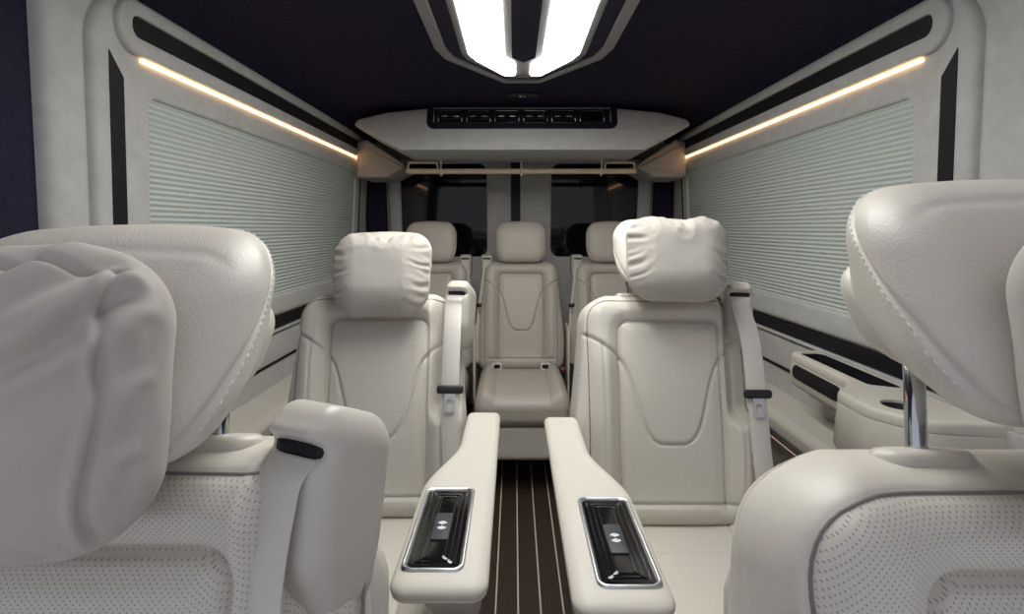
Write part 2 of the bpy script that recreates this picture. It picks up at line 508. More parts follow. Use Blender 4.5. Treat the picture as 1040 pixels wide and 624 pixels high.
# dark control panel let into the front
def pmap(u, v, w): return (CX + u, fy(v) - w, H + v)
pan = rr(0, 0.505, 0.432, 0.062, (0.004, 0.004, 0.035, 0.035), 8)
V, F = slab(pan, -0.004, 0.006, 0.003, pmap)
p = mk('control_panel', cloc(V), F, 'panel_black', con)
V, F = tube([Vector(pmap(u, v, 0.008)) for u, v in [(-0.40, 0.475), (-0.40, 0.540), (0.40, 0.540), (0.40, 0.475)]], 0.0028, 6)
mk('panel_rim', cloc(V), F, 'silver_grey', p)
for i in range(6):
    cx = -0.325 + i * 0.128
    V, F = loft([[pmap(u, v, w) for u, v in rr(cx, 0.502, 0.056 - d, 0.031 - d, 0.005, 4)] for d, w in ((0, 0.004), (0, 0.011), (0.003, 0.012), (0.006, 0.008))])
    vt = mk('air_vent', cloc(V), F, 'gloss_black', p)
    for sx in (-1, 1):
        V, F = tube([Vector(pmap(cx + sx * 0.053, v, 0.0125)) for v in (0.476, 0.502, 0.528)], 0.0016, 5); mk('vent_rim', cloc(V), F, 'satin', p)
    parts = []
    for k in range(3):
        v = 0.487 + k * 0.014
        parts.append(slab([(cx - 0.048, v - 0.003), (cx + 0.048, v - 0.003), (cx + 0.048, v + 0.003), (cx - 0.048, v + 0.003)], 0.007, 0.0125, 0.001, pmap, 1))
    if i < 5:
        V, F = join(*parts); mk('louvre', cloc(V), F, 'panel_black', p, smooth=False)
        for dx in (-0.026, 0.026):
            V, F = slab(rr(cx + dx, 0.502, 0.014, 0.0035, 0.003, 3), 0.011, 0.0155, 0.001, pmap, 1); mk('vent_tab', cloc(V), F, 'satin', p)
# corner boxes linking the console and the side walls
for s in (-1, 1):
    o = empty('corner_bracket', (CX + s * 0.74, 2.80, H + 0.34))
    def bl(V): return np.asarray(V, float) - np.array(o.location)
    poly = [(0.60, 0.315), (0.70, 0.262), (0.862, 0.262), (0.850, 0.440), (0.80, 0.455), (0.62, 0.335)]
    poly = round_poly(poly, [0.02, 0.02, 0.01, 0.01, 0.02, 0.01], 4)
    poly = [(s * x, v) for x, v in poly]
    V, F = slab(poly, 2.74, YD - 0.035, 0.012, lambda u, v, w: (CX + u, w, H + v))
    mk('bracket_body', bl(V), F, 'suede_dim', o, sharp=45)
    tag(o, 'suede corner box below the %s end of the overhead console' % ('left' if s < 0 else 'right'), 'corner box', 'console corner boxes')

# pale gold rail hanging below the console
YR = 2.68
rail = empty('hanging_rail', (CX, YR, H + 0.295))
tag(rail, 'pale gold rail with looped ends hanging below the overhead console', 'rail')
V, F = rb(-0.585, 0.585, -0.014, 0.014, -0.022, 0.004, 0.006, (30, 4, 4)); mk('rail_bar', V, F, 'gold', rail)
for s in (-1, 1):
    lo = [(s * x, 0, z) for x, z in round_poly([(0.575, -0.004), (0.575, 0.034), (0.425, 0.034), (0.425, -0.004)], [0, 0.018, 0.018, 0], 5)]
    V, F = tube(lo, 0.0055, 8); mk('end_loop', V, F, 'gold', rail)
for x in (-0.405, 0.0, 0.405):
    V, F = join(tube([(x, -0.02, -0.032), (x, -0.02, -0.028), (x, -0.02, 0.05)], [0.007, 0.0045, 0.0045], 8),
                rb(x - 0.006, x + 0.006, -0.024, 0.0, -0.026, -0.018, 0.002, (2, 2, 2)))
    mk('hanger_post', V, F, 'thread', rail)

# ------------------------------------------------------------------ ceiling lamp
ZC = H + 0.556
YC, XC = 1.22, CX - 0.006
lamp = empty('ceiling_lamp', (XC, YC, ZC))
tag(lamp, 'large bright angular ceiling lamp with two white panels and silver frame', 'lamp')
def ring(outer, inner, z0, z1):
    o1 = inset(outer, 0.002); i1 = inset(inner, -0.002)
    L = [[(x, y, z0) for x, y in outer], [(x, y, z1 + 0.002) for x, y in outer], [(x, y, z1) for x, y in o1],
         [(x, y, z1) for x, y in i1], [(x, y, z1 + 0.002) for x, y in inner], [(x, y, z0) for x, y in inner]]
    return loft(L, False, False)
def sym(half):      # points with y>0, from +x to -x; mirrored to the front end
    return half + [(-x, -y) for x, y in half]
def hexa(hw, y1, y2, fw, r=0.03):
    h = [(hw, y1), (hw * 0.93, y1 + (y2 - y1) * 0.25), (fw, y2), (-fw, y2), (-hw * 0.93, y1 + (y2 - y1) * 0.25), (-hw, y1)]
    return round_poly(sym(h), 0.03, 4)
V, F = ring(hexa(0.275, 0.46, 0.83, 0.07), hexa(0.242, 0.455, 0.805, 0.062), 0.0, -0.012)
mk('outer_frame', V, F, 'silver_grey', lamp, sharp=40)
base = hexa(0.246, 0.455, 0.81, 0.062)
V, F = slab(base, 0.0, -0.004, 0, None); mk('lamp_base', V, F, 'lamp_dark', lamp, smooth=False)
V, F = slab(hexa(0.196, 0.49, 0.755, 0.055), -0.002, -0.014, 0.002, None); mk('inner_frame', V, F, 'silver_grey', lamp, sharp=40)
for s in (-1, 1):
    half = [(0.174, 0.0), (0.174, 0.485), (0.158, 0.535), (0.068, 0.715), (0.026, 0.715), (0.026, 0.575), (0.058, 0.50), (0.058, 0.0)]
    pl = [(0.174, -0.485), (0.174, 0.485), (0.156, 0.545), (0.066, 0.715), (0.026, 0.715), (0.026, 0.585), (0.060, 0.515), (0.060, -0.515), (0.026, -0.585), (0.026, -0.715), (0.066, -0.715), (0.156, -0.545)]
    pl = round_poly([(s * x, y) for x, y in pl], 0.014, 4)
    V, F = slab(pl, -0.010, -0.0175, 0.0015, None); mk('diffuser', V, F, 'lamp', lamp, sharp=40)
pl = [(0.038, -0.52), (0.038, 0.52), (0.0, 0.565), (-0.038, 0.52), (-0.038, -0.52), (0.0, -0.565)]
V, F = slab(pl, -0.012, -0.018, 0.001, None); mk('centre_strip', V, F, 'lamp_dark', lamp, smooth=False)

# small reading light switch on the headliner
sw = empty('ceiling_sensor', (CX - 0.002, 2.27, H + 0.558))
tag(sw, 'small dark oval sensor with two white dots on the headliner', 'sensor')
V, F = slab(rr(0, 0, 0.068, 0.026, 0.024, 8), 0.002, -0.008, 0.003, None); mk('sensor_housing', V, F, 'panel_black', sw)
for dx in (-0.009, 0.009):
    V, F = slab(rr(dx, 0, 0.004, 0.007, 0.003, 4), -0.006, -0.010, 0.001, None); mk('indicator_dot', V, F, 'thread', sw)

# ------------------------------------------------------------------ seats
LEAN = R(17)
ZS = 0.42            # seat cushion height
BL = 0.548            # backrest length
HW = 0.215

def densify(pts, step=0.006):
    out = []
    for a, b in zip(pts[:-1], pts[1:]):
        n = max(1, int(math.dist(a, b) / step))
        out += [(a[0] + (b[0] - a[0]) * i / n, a[1] + (b[1] - a[1]) * i / n) for i in range(n)]
    return out + [pts[-1]]
def contour(hw, top, r, bottom=0.0, k=10):
    pts = [(hw, bottom), (hw, top), (-hw, top), (-hw, bottom)]
    return round_poly(pts, [0, r, r, 0], k)
PIPE = densify(contour(0.193, 0.528, 0.062, -0.02))
INS = contour(0.119, 0.478, 0.028, 0.056)
VSEAM = catmull([(0.20, 0.445), (0.165, 0.425), (0.130, 0.398), (0.103, 0.360), (0.084, 0.300), (0.066, 0.235), (0.040, 0.196), (0, 0.190)], 8)
VSEAM = [tuple(p) for p in VSEAM] + [(-p[0], p[1]) for p in VSEAM[::-1]]
BOT = [(-0.17, 0.056), (0.17, 0.056)]
BOLS = [catmull([(s * 0.160, 0.425), (s * 0.157, 0.3), (s * 0.157, 0.15), (s * 0.15, 0.02)], 5) for s in (-1, 1)]

def inside(P, poly):
    x, y = P[:, 0], P[:, 1]; r = np.zeros(len(P), bool); n = len(poly)
    for i in range(n):
        x0, y0 = poly[i]; x1, y1 = poly[(i + 1) % n]
        c = ((y0 > y) != (y1 > y))
        with np.errstate(divide='ignore', invalid='ignore'):
            xi = (x1 - x0) * (y - y0) / (y1 - y0) + x0
        r ^= c & (x < xi)
    return r

def backrest_mesh(notch, aisle=0):
    hz = BL / 2
    def deform(P, N):
        P = P.copy(); t = P[:, 2] + hz; x = P[:, 0]
        # rounded shoulders and slight waist
        Rr = 0.078; w = np.ones(len(P)); k = t > BL - Rr
        w[k] = (HW - Rr + np.sqrt(np.maximum(Rr ** 2 - (0.95 * (t[k] - (BL - Rr))) ** 2, 0))) / HW
        w *= 0.965 + 0.135 * sstep(0.50, 0.12, t) - 0.04 * sstep(0.12, 0.0, t)
        # keep the seam layout undistorted: only squeeze the outer band
        s = np.where(np.abs(x) > 0.10, 0.10 / np.maximum(np.abs(x), 1e-6) + (1 - 0.10 / np.maximum(np.abs(x), 1e-6)) * 1, 1)
        w = np.where(x * aisle > 0, w * 0.91, w)          # slimmer bolster on the aisle side
        ax = np.abs(x); lim = HW * w
        nx = np.where(ax > 0.10, 0.10 + (ax - 0.10) * (lim - 0.10) / (HW - 0.10), ax)
        P[:, 0] = np.sign(x) * nx
        fr = sstep(0.15, 0.6, -N[:, 1])
        p2 = np.column_stack((P[:, 0], t)); a = np.abs(P[:, 0])
        y = np.zeros(len(P))
        y += 0.020 * np.exp(-((a - 0.158) / 0.032) ** 2) * sstep(0.02, 0.10, t) * (1 - 0.55 * sstep(0.36, 0.46, t))
        y += 0.014 * np.sin(np.pi * np.clip(t / BL, 0, 1))
        y += 0.009 * inside(p2, VSEAM + [(-0.21, 0.6), (0.21, 0.6)]) * 0
        y += 0.012 * sstep(0.10, 0.0, t) * np.cos(np.clip(a / HW, 0, 1) * 1.3)          # bottom roll
        din = pl_dist(p2, INS); ii = inside(p2, INS)
        y += np.where(ii, 0.006 * sstep(0, 0.03, din), 0.010 * sstep(0.0, 0.030, din) * sstep(0.548, 0.49, t))
        y -= 0.0100 * np.exp(-(din / 0.0040) ** 2)
        dv = pl_dist(p2, VSEAM)
        y += np.where(inside(p2, VSEAM + [(-0.2, 0.55), (0.2, 0.55)][::1]), 0.0025, 0.0) * sstep(0, 0.01, dv)
        y -= 0.0070 * np.exp(-(dv / 0.0034) ** 2)
        y -= 0.007 * np.exp(-(pl_dist(p2, BOT) / 0.0045) ** 2)
        for b in BOLS: y -= 0.0034 * np.exp(-(pl_dist(p2, b) / 0.0030) ** 2)
        dp = pl_dist(p2, PIPE)
        y -= 0.0025 * np.exp(-(dp / 0.0035) ** 2)
        P[:, 1] -= y * fr
        if notch:
            k = sstep(0.120, 0.155, P[:, 0]) * sstep(0.22, 0.28, t) * sstep(-0.35, 0.25, -N[:, 1])
            P[:, 1] += 0.062 * k * np.clip(1 - (P[:, 1] + 0.1) / 0.16, 0, 1)
        # fullness of the top and the sides
        P[:, 1] += 0.02 * sstep(0.4, BL, t) * (N[:, 1] > 0) * -1
        return P
    V, F, N = rbox((HW, 0.062, hz), (0.045, 0.05, 0.045), (150, 30, 190), deform)
    V[:, 2] += hz
    cen = np.array([V[f].mean(0) for f in F]); nn = np.array([N[f].mean(0) for f in F])
    p2 = cen[:, [0, 2]]
    fr = nn[:, 1] < -0.35
    m_ins = fr & inside(p2, INS)
    m_pan = fr & inside(p2, PIPE) & ~m_ins
    return V, F, N, m_ins, m_pan

def lean(V):                       # backrest frame -> seat frame
    V = np.asarray(V, float).copy(); V[:, 1] += 0.062
    V = rot_x(V, LEAN); V[:, 2] += ZS
    return V
def on_front(FV, x, t, lift=0.0):
    d = (FV[:, 0] - x) ** 2 + (FV[:, 2] - t) ** 2
    i = np.argsort(d)[:6]; wt = 1 / (d[i] + 1e-6)
    return (x, (FV[i, 1] * wt).sum() / wt.sum() - lift, t)

# headrest: a slanting block with a level top, tapering strongly to the rear
def seam_y(z): return -0.048 + 0.066 * sstep(-0.045, 0.070, z)
def headrest_mesh():
    h = (0.130, 0.062, 0.070)
    def deform(P, N):
        P = P.copy(); y = P[:, 1].copy(); z = P[:, 2].copy(); x = P[:, 0].copy()
        s = (y + h[1]) / (2 * h[1])
        P[:, 0] *= 1.0 - 0.28 * s ** 1.25 - 0.06 * sstep(0.0, -0.07, z)
        P[:, 2] += 0.010 * np.cos(np.clip(x / h[0], -1, 1) * 1.45) * (N[:, 2] > 0) * N[:, 2]
        P[:, 1] -= 0.010 * np.cos(x / h[0] * 1.4) * sstep(0, 0.8, -N[:, 1])
        rear = sstep(0, 0.8, N[:, 1])
        P[:, 1] += rear * (0.016 * np.exp(-((z + 0.015) / 0.035) ** 2) - 0.016 * sstep(-0.03, -0.07, z))
        P[:, 2] -= 0.012 * (N[:, 2] > 0) * N[:, 2] * sstep(0.02, 0.06, y)
        P[:, 2] -= 0.016 * (1 - s) * sstep(0.0, -0.06, z)
        side = np.abs(N[:, 1]) < 0.8
        g = 0.0022 * np.exp(-((y + 0.050) / 0.0030) ** 2) * side * sstep(0.35, 0.75, N[:, 2])
        g += 0.0034 * np.exp(-((y - seam_y(z)) / 0.0034) ** 2) * side * (N[:, 2] > -0.6)
        P -= N * g[:, None]
        return P
    V, F, N = rbox(h, (0.050, 0.046, 0.045), (64, 66, 50), deform)
    return V, F, N, h
HV, HF, HN, HH = headrest_mesh()
SHEAR = 0.60
HC = np.array([0.0, 0.210, ZS + 0.603])      # centre of the headrest in the seat frame
def hplace(V):
    V = np.asarray(V, float).copy(); V[:, 1] += SHEAR * V[:, 2]
    return V + HC

def stitches(off):
    """dashes along the rear seam of the headrest"""
    Q, _, Nq = rbox(HH, (0.050, 0.046, 0.045), (64, 66, 50))
    k = np.where((np.abs(Q[:, 1] - seam_y(Q[:, 2]) - off) < 0.0022) & (Nq[:, 1] < 0.9) & (Nq[:, 2] > -0.5))[0]
    ang = np.arctan2(Q[k, 2] + 0.03, Q[k, 0]); k = k[np.argsort(ang)]
    P = HV[k]; Nn = Nq[k]
    keep = [0]
    for i in range(1, len(P)):
        if np.linalg.norm(P[i] - P[keep[-1]]) > 0.0035: keep.append(i)
    P = P[keep]; Nn = Nn[keep]
    for _ in range(6): P[1:-1] = (P[:-2] + P[1:-1] * 2 + P[2:]) / 4
    seg = np.linalg.norm(np.diff(P, axis=0), axis=1); s = np.concatenate(([0], np.cumsum(seg)))
    out = []
    for a in np.arange(0.0, s[-1] - 0.006, 0.0058):
        q = [[np.interp(t, s, P[:, i]) + 0.0007 * np.interp(t, s, Nn[:, i]) for i in range(3)] for t in (a, a + 0.0018, a + 0.0036)]
        out.append(tube(q, [0.0003, 0.0007, 0.0003], 5))
    return join(*out)

def ribbon(path, width, thick, wdir):
    """strap along a path; wdir the width direction (one or per point)"""
    path = [Vector(p) for p in path]; n = len(path); loops = []
    for i, p in enumerate(path):
        t = (path[min(i + 1, n - 1)] - path[max(i - 1, 0)]).normalized()
        w = Vector(wdir[i] if hasattr(wdir[0], '__len__') else wdir); w = (w - t * w.dot(t)).normalized()
        nn = t.cross(w).normalized()
        loops.append([tuple(p + w * a * width / 2 + nn * b * thick / 2) for a, b in ((-1, -0.4), (-0.96, -1), (0, -1), (0.96, -1), (1, -0.4), (1, 0.4), (0.96, 1), (0, 1), (-0.96, 1), (-1, 0.4))])
    return loft(loops)

def armrest(seat, sgn):
    """sgn +1: on the right side of the seat as pictured"""
    a = empty('armrest', (0, 0, 0)); a.parent = seat
    x_in = sgn * (HW + 0.083)                    # aisle edge
    y0, y1, zt = -0.545, 0.075, 0.665
    def deform(P, N):
        P = P.copy(); s = P[:, 1]                # -0.31 .. .31
        wd = 0.125 - 0.046 * sstep(-0.06, 0.13, s) - 0.012 * sstep(0.2, -0.31, s) * 0
        u = (P[:, 0] / 0.0625 + 1) / 2           # 0 outer .. 1 aisle (for sgn +)
        P[:, 0] = (u - 1) * wd
        low = sstep(0.0, -0.03, P[:, 2])
        e = sstep(-0.24, -0.31, s)
        P -= N * (0.0022 * np.exp(-((P[:, 2] + 0.004) / 0.0016) ** 2) * (np.abs(N[:, 2]) < 0.8))[:, None]
        return P
    V, F, N = rbox((0.0625, 0.31, 0.0145), (0.024, 0.024, 0.012), (28, 70, 26), deform)
    # slim waist line around the pad
    V = V + np.array([0, 0, 0])
    V[:, 0] *= sgn
    V += np.array([x_in, (y0 + y1) / 2, zt - 0.0145])
    mk('arm_pad', V, F, 'smooth_leather', a)
    def deform2(P, N):
        P = P.copy(); s = P[:, 1]
        wd = 0.088 - 0.032 * sstep(-0.06, 0.13, s)
        wd = wd * (1 - 0.18 * sstep(0.02, -0.06, P[:, 2]))
        u = (P[:, 0] / 0.0625 + 1) / 2
        P[:, 0] = (u - 1) * wd - 0.012 - 0.02 * sstep(0.02, -0.06, P[:, 2]) * 0.3
        P[:, 1] += 0.03 + 0.05 * sstep(0.03, -0.06, P[:, 2]) * sstep(-0.1, -0.29, s) - 0.03 * sstep(-0.1, 0.1, s)
        return P
    V, F, N = rbox((0.0625, 0.292, 0.062), (0.03, 0.03, 0.02), (20, 50, 14), deform2)
    V[:, 0] *= sgn
    V += np.array([x_in, (y0 + y1) / 2 + 0.012, zt - 0.028 - 0.060])
    mk('arm_body', V, F, 'vinyl', a)
    # wireless charging tray
    bx = x_in - sgn * 0.0735; by0, by1 = y0 + 0.030, y0 + 0.243
    cy, hy_, hx_ = (by0 + by1) / 2, (by1 - by0) / 2, 0.0415
    def lp(d, z): return [(x, y, z) for x, y in rr(bx, cy, hx_ - d, hy_ - d, max(0.014 - d * 0.6, 0.003), 6)]
    z = zt
    V, F = loft([lp(-0.0005, z - 0.004), lp(0, z + 0.0015), lp(0.0015, z + 0.0036), lp(0.0040, z + 0.0036), lp(0.0072, z + 0.0008), lp(0.0076, z - 0.004)], False, False)
    bz = mk('charger_bezel', V, F, 'satin', a, sharp=60)
    steps = [lp(0.0072, z + 0.0006)]
    d = 0.0130; zz = z + 0.0006
    for k in range(3):
        steps += [lp(d, zz), lp(d + 0.0008, zz + 0.0007), lp(d + 0.0022, zz + 0.0007), lp(d + 0.0030, zz - 0.0002)]
        d += 0.0076
    V, F = loft(steps, False, True)
    tr = mk('charger_tray', V, F, 'gloss_black', a, sharp=35)
    V, F = slab(rr(bx, cy - 0.006, 0.0125, 0.034, 0.003, 4), z - 0.001, z + 0.0028, 0.001, None)
    pd = mk('charging_pad', V, F, 'slate', a)
    # two mirrored wave symbols
    parts = []
    zi = z + 0.0030
    for m_ in (1, -1):
        base = cy - 0.006 + m_ * 0.0020
        for (r0, r1) in ((0.0, 0.0020), (0.0031, 0.0045), (0.0056, 0.0070)):
            lo = []
            for i in range(13):
                an = R(25 + 130 * i / 12); lo.append((bx + r1 * math.cos(an) * 1.05, base + m_ * r1 * math.sin(an) * 1.15))
            for i in range(13):
                an = R(155 - 130 * i / 12); lo.append((bx + r0 * math.cos(an) * 1.05, base + m_ * r0 * math.sin(an) * 1.15))
            V, F = loft([[(x, y, zi - 0.0004) for x, y in lo], [(x, y, zi + 0.0002) for x, y in lo]], False, False)
            n = len(lo)
            top = [[n + i, n + i + 1, n + 24 - i, n + 25 - i] for i in range(12)]
            parts.append((V, F + top))
    V, F = join(*parts); mk('wave_symbol', V, F, 'icon', a, smooth=False)
    # little screw-like button where the arm meets the backrest
    return a

def make_seat(notch=True, aisle=0):
    root = empty('captain_seat', (0, 0, 0))
    BV, BF, BN, MI, MP = backrest_mesh(notch, aisle); FV = BV[BN[:, 1] < -0.3]
    V = lean(BV)
    sv, sf = sub(V, BF, ~(MI | MP)); back = mk('backrest', sv, sf, 'smooth_leather', root)
    sv, sf = sub(V, BF, MP); mk('front_panel', sv, sf, 'perforated', root)
    sv, sf = sub(V, BF, MI); mk('back_insert', sv, sf, 'perforated', root)
    pv, pf = tube([Vector(on_front(FV, x, t, 0.0003)) for x, t in PIPE if t > 0.03], 0.0014, 7)
    mk('piping', lean(pv), pf, 'grey_piping', root)
    # plastic rear cover of the backrest
    cv, cf = rb(-HW * 0.93, HW * 0.93, 0.035, 0.078, 0.02, 0.46, (0.04, 0.02, 0.05), (24, 8, 24))
    mk('back_cover', lean(cv - np.array([0, 0.0, 0])), cf, 'vinyl', root)
    # cushion
    def cdef(P, N):
        P = P.copy(); x, y, z = P.T; a = np.abs(x)
        up = sstep(0.2, 0.8, N[:, 2])
        P[:, 2] += up * (0.022 * np.exp(-((a - 0.165) / 0.035) ** 2) - 0.006 * np.exp(-((a - 0.122) / 0.004) ** 2)
                         - 0.005 * np.exp(-((y - 0.10) / 0.004) ** 2) * (a < 0.122) + 0.006 * np.cos(np.clip(y / 0.24, -1, 1) * 1.5))
        return P
    V, F, N = rbox((HW, 0.245, 0.065), (0.045, 0.06, 0.045), (100, 90, 16), cdef)
    V += np.array([0, -0.200, ZS - 0.057])
    mk('seat_cushion', V, F, 'smooth_leather', root)
    V, F = rb(-0.19, 0.19, -0.40, 0.06, 0.05, ZS - 0.115, 0.03, (10, 10, 8)); mk('seat_base', V, F, 'vinyl', root)
    for s in (-1, 1):
        V, F = rb(s * 0.15 - 0.02, s * 0.15 + 0.02, -0.42, 0.10, 0.0, 0.055, 0.006, (4, 8, 4)); mk('floor_rail', V, F, 'black', root)
    # headrest with posts, rear shell and stitches
    V = hplace(HV); hr = mk('headrest', V, HF, 'leather', root)
    V, F = stitches(0.0055); mk('stitching', hplace(V), F, 'thread', hr)
    def sdef(P, N):
        P = P.copy(); P[:, 0] *= 1 - 0.12 * sstep(0.02, -0.05, P[:, 2]); P[:, 1] -= 0.020 * sstep(-0.02, -0.06, P[:, 2]); return P
    V, F = rb(-0.094, 0.094, 0.020, 0.094, -0.070, 0.014, (0.030, 0.030, 0.030), (24, 10, 16), sdef)
    mk('headrest_shell', hplace(V), F, 'vinyl', hr)
    for s in (-1, 1):
        top = Vector((s * 0.078, 0.206, ZS + 0.555)); bot = Vector((s * 0.078, 0.176, ZS + 0.40))
        V, F = tube([bot, (bot + top) / 2, top], 0.0072, 14); mk('headrest_post', V, F, 'chrome', hr)
        # oval collar on the shoulder of the backrest
        V, F = loft([[(s * 0.078 + u, w, v) for u, w in rr(0, 0.0, 0.036 - d, 0.019 - d, 0.018, 8)] for d, v in ((0.001, -0.012), (0, 0.0), (0.001, 0.006), (0.004, 0.0095), (0.009, 0.0105), (0.018, 0.0108))])
        V = rot_x(V, LEAN) + np.array([0, 0.196, ZS + 0.507]); mk('post_collar', V, F, 'vinyl', root)
    return root

def belt(root, hang=False):
    """shoulder tower with slot, strap and tongue on the pictured right shoulder"""
    def tdef(P, N):
        P = P.copy(); z = P[:, 2]
        P[:, 0] *= 1 - 0.12 * sstep(-0.02, -0.085, z)
        P[:, 1] += 0.030 * sstep(-0.02, -0.085, z) * sstep(0.035, -0.035, P[:, 1])
        P[:, 2] -= 0.018 * sstep(-0.05, 0.07, P[:, 1]) * sstep(0.02, 0.08, z)
        # mouth of the strap
        m_ = np.exp(-((z - 0.052) / 0.008) ** 2 - (P[:, 0] / 0.027) ** 4) * sstep(0.2, 0.7, -N[:, 1])
        P[:, 1] += 0.016 * m_
        lip = np.exp(-((z - 0.066) / 0.006) ** 2 - (P[:, 0] / 0.027) ** 4) * sstep(0.0, 0.7, -N[:, 1])
        P[:, 1] -= 0.004 * lip
        return P
    TC = np.array([0.163 if hang else 0.191, 0.190, ZS + 0.459])
    TY = R(-24) if hang else R(-13)
    def tp(V): return rot_z(rot_x(V, R(14)), TY) + TC
    V, F, N = rbox((0.033, 0.046, 0.088), (0.018, 0.026, 0.03), (40, 32, 60), tdef)
    g = mk('belt_guide', tp(V), F, 'vinyl', root)
    V, F = rb(-0.0235, 0.0235, -0.0375, -0.015, 0.0455, 0.0595, 0.004, (8, 4, 4)); mk('belt_slot', tp(V), F, 'black', g)
    # strap
    def q(x, y, z): return tuple(tp(np.array([[x, y, z]]))[0])
    wd0 = rot_z(np.array([[1.0, 0, 0]]), TY)[0]
    p = [q(0, -0.038, 0.0465), q(0, -0.0495, 0.034), q(0, -0.0530, 0.016)]
    p += [(0.182, 0.100, ZS + 0.44), (0.182, 0.062, ZS + 0.37), (0.182, 0.028, ZS + 0.28), (0.186, 0.000, ZS + 0.18), (0.194, -0.026, ZS + 0.09), (0.206, -0.045, ZS + 0.02)]
    if hang: p = p[:3] + [(0.138, 0.126, ZS + 0.43), (0.138, 0.104, ZS + 0.36), (0.140, 0.074, ZS + 0.29), (0.146, 0.026, ZS + 0.20), (0.160, -0.016, ZS + 0.11), (0.185, -0.045, ZS + 0.03)]
    pts = catmull(p, 6); n = len(pts); wds = []
    for i in range(n):
        k = min(1, max(0, i - n * 0.3) / (n * 0.5)); wds.append(tuple(np.array([1.0, 0, 0]) * k + wd0 * (1 - k)))
    V, F = ribbon(pts, 0.042, 0.0022, wds)
    st = mk('belt_strap', V, F, 'webbing', root)
    return root

def tongue(root, s=0.30, drop=0.0):
    c = np.array([0.182, 0.030 + (s - 0.30) * 0.37, ZS + s])
    V, F = rb(-0.031, 0.031, -0.007, 0.007, -0.010, 0.010, 0.006, (12, 4, 6))
    b = mk('belt_tongue', rot_x(V, R(20)) + c, F, 'buckle', root)
    lo = rr(0, -0.030, 0.0125, 0.022, 0.004, 4); li = rr(0, -0.034, 0.006, 0.011, 0.003, 4)
    L = [[(x, y, z) for x, z in l] for l, y in ((lo, 0.0015), (lo, -0.0015), (li, -0.0015), (li, 0.0015), (lo, 0.0015))]
    V, F = loft(L, False, False); mk('tongue_blade', rot_x(V, R(20)) + c, F, 'satin', b, smooth=False)

base_parts = True
Y1L, Y1Rr, Y2L, Y2R, Y3 = 0.190, 0.165, 1.11, 1.08, 2.40
X_L, X_R = -0.330, 0.368
RAISE = 0.035
rear = make_seat(False)
seat_1l = make_seat(True, 1); seat_1r = make_seat(True, 0)
seat_2l = copy_tree(seat_1l); seat_2r = copy_tree(seat_1r)
belt(seat_1l, True); belt(seat_1r, True); belt(seat_2l); belt(seat_2r)
def child(o, nm): return [c for c in kids(o) if c.name.split('.')[0] == nm]
for o, x, y in ((seat_1l, -0.314, Y1L), (seat_1r, 0.382, Y1Rr), (seat_2l, X_L, Y2L), (seat_2r, X_R, Y2R)): o.location = (x, y, 0)
for o in (seat_1r, seat_2r):
    for h in child(o, 'headrest'): h.location.z = RAISE if o is seat_1r else 0.022; h.location.y = RAISE * 0.3
for h in child(seat_2l, 'headrest'): h.location.z = -0.012
tongue(seat_2l, 0.31); tongue(seat_2r, 0.31)
a = armrest(seat_2l, 1); a = armrest(seat_2r, -1)
G = 'captain seats'
tag(seat_1l, 'nearest cream leather seat on the left with perforated backrest and belt guide', 'seat', G)
tag(seat_1r, 'nearest cream leather seat on the right with raised headrest on chrome posts', 'seat', G)
tag(seat_2l, 'cream leather captain seat in the middle row, left of the aisle', 'seat', G)
tag(seat_2r, 'cream leather captain seat in the middle row, right of the aisle', 'seat', G)

# rear bench: three seats with their own kick panel
for o in child(rear, 'seat_base') + child(rear, 'floor_rail'):
    bpy.data.objects.remove(o)
rear.name = 'rear_seat'
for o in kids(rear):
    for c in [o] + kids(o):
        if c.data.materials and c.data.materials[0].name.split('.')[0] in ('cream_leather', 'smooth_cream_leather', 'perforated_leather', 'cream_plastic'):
            c.data = c.data.copy(); c.data.materials[0] = M['bench_leather_shaded']
V, F = rb(-0.205, 0.205, -0.42, -0.36, 0.155, ZS - 0.120, 0.012, (8, 4, 8)); mk('kick_panel', V, F, 'vinyl', rear)
V, F = rb(-0.16, 0.16, -0.12, 0.10, 0.0, ZS - 0.12, 0.02, (6, 6, 6)); mk('seat_base', V, F, 'black', rear)
for h in child(rear, 'headrest'):
    for c in [h] + kids(h):
        if c.name.startswith('headrest_post'): continue
        c.data = c.data.copy()
        for v in c.data.vertices:
            dz = v.co.z - HC[2]
            v.co.z = HC[2] + 0.010 + dz * 1.28; v.co.x *= 1.15; v.co.y -= 0.35 * dz
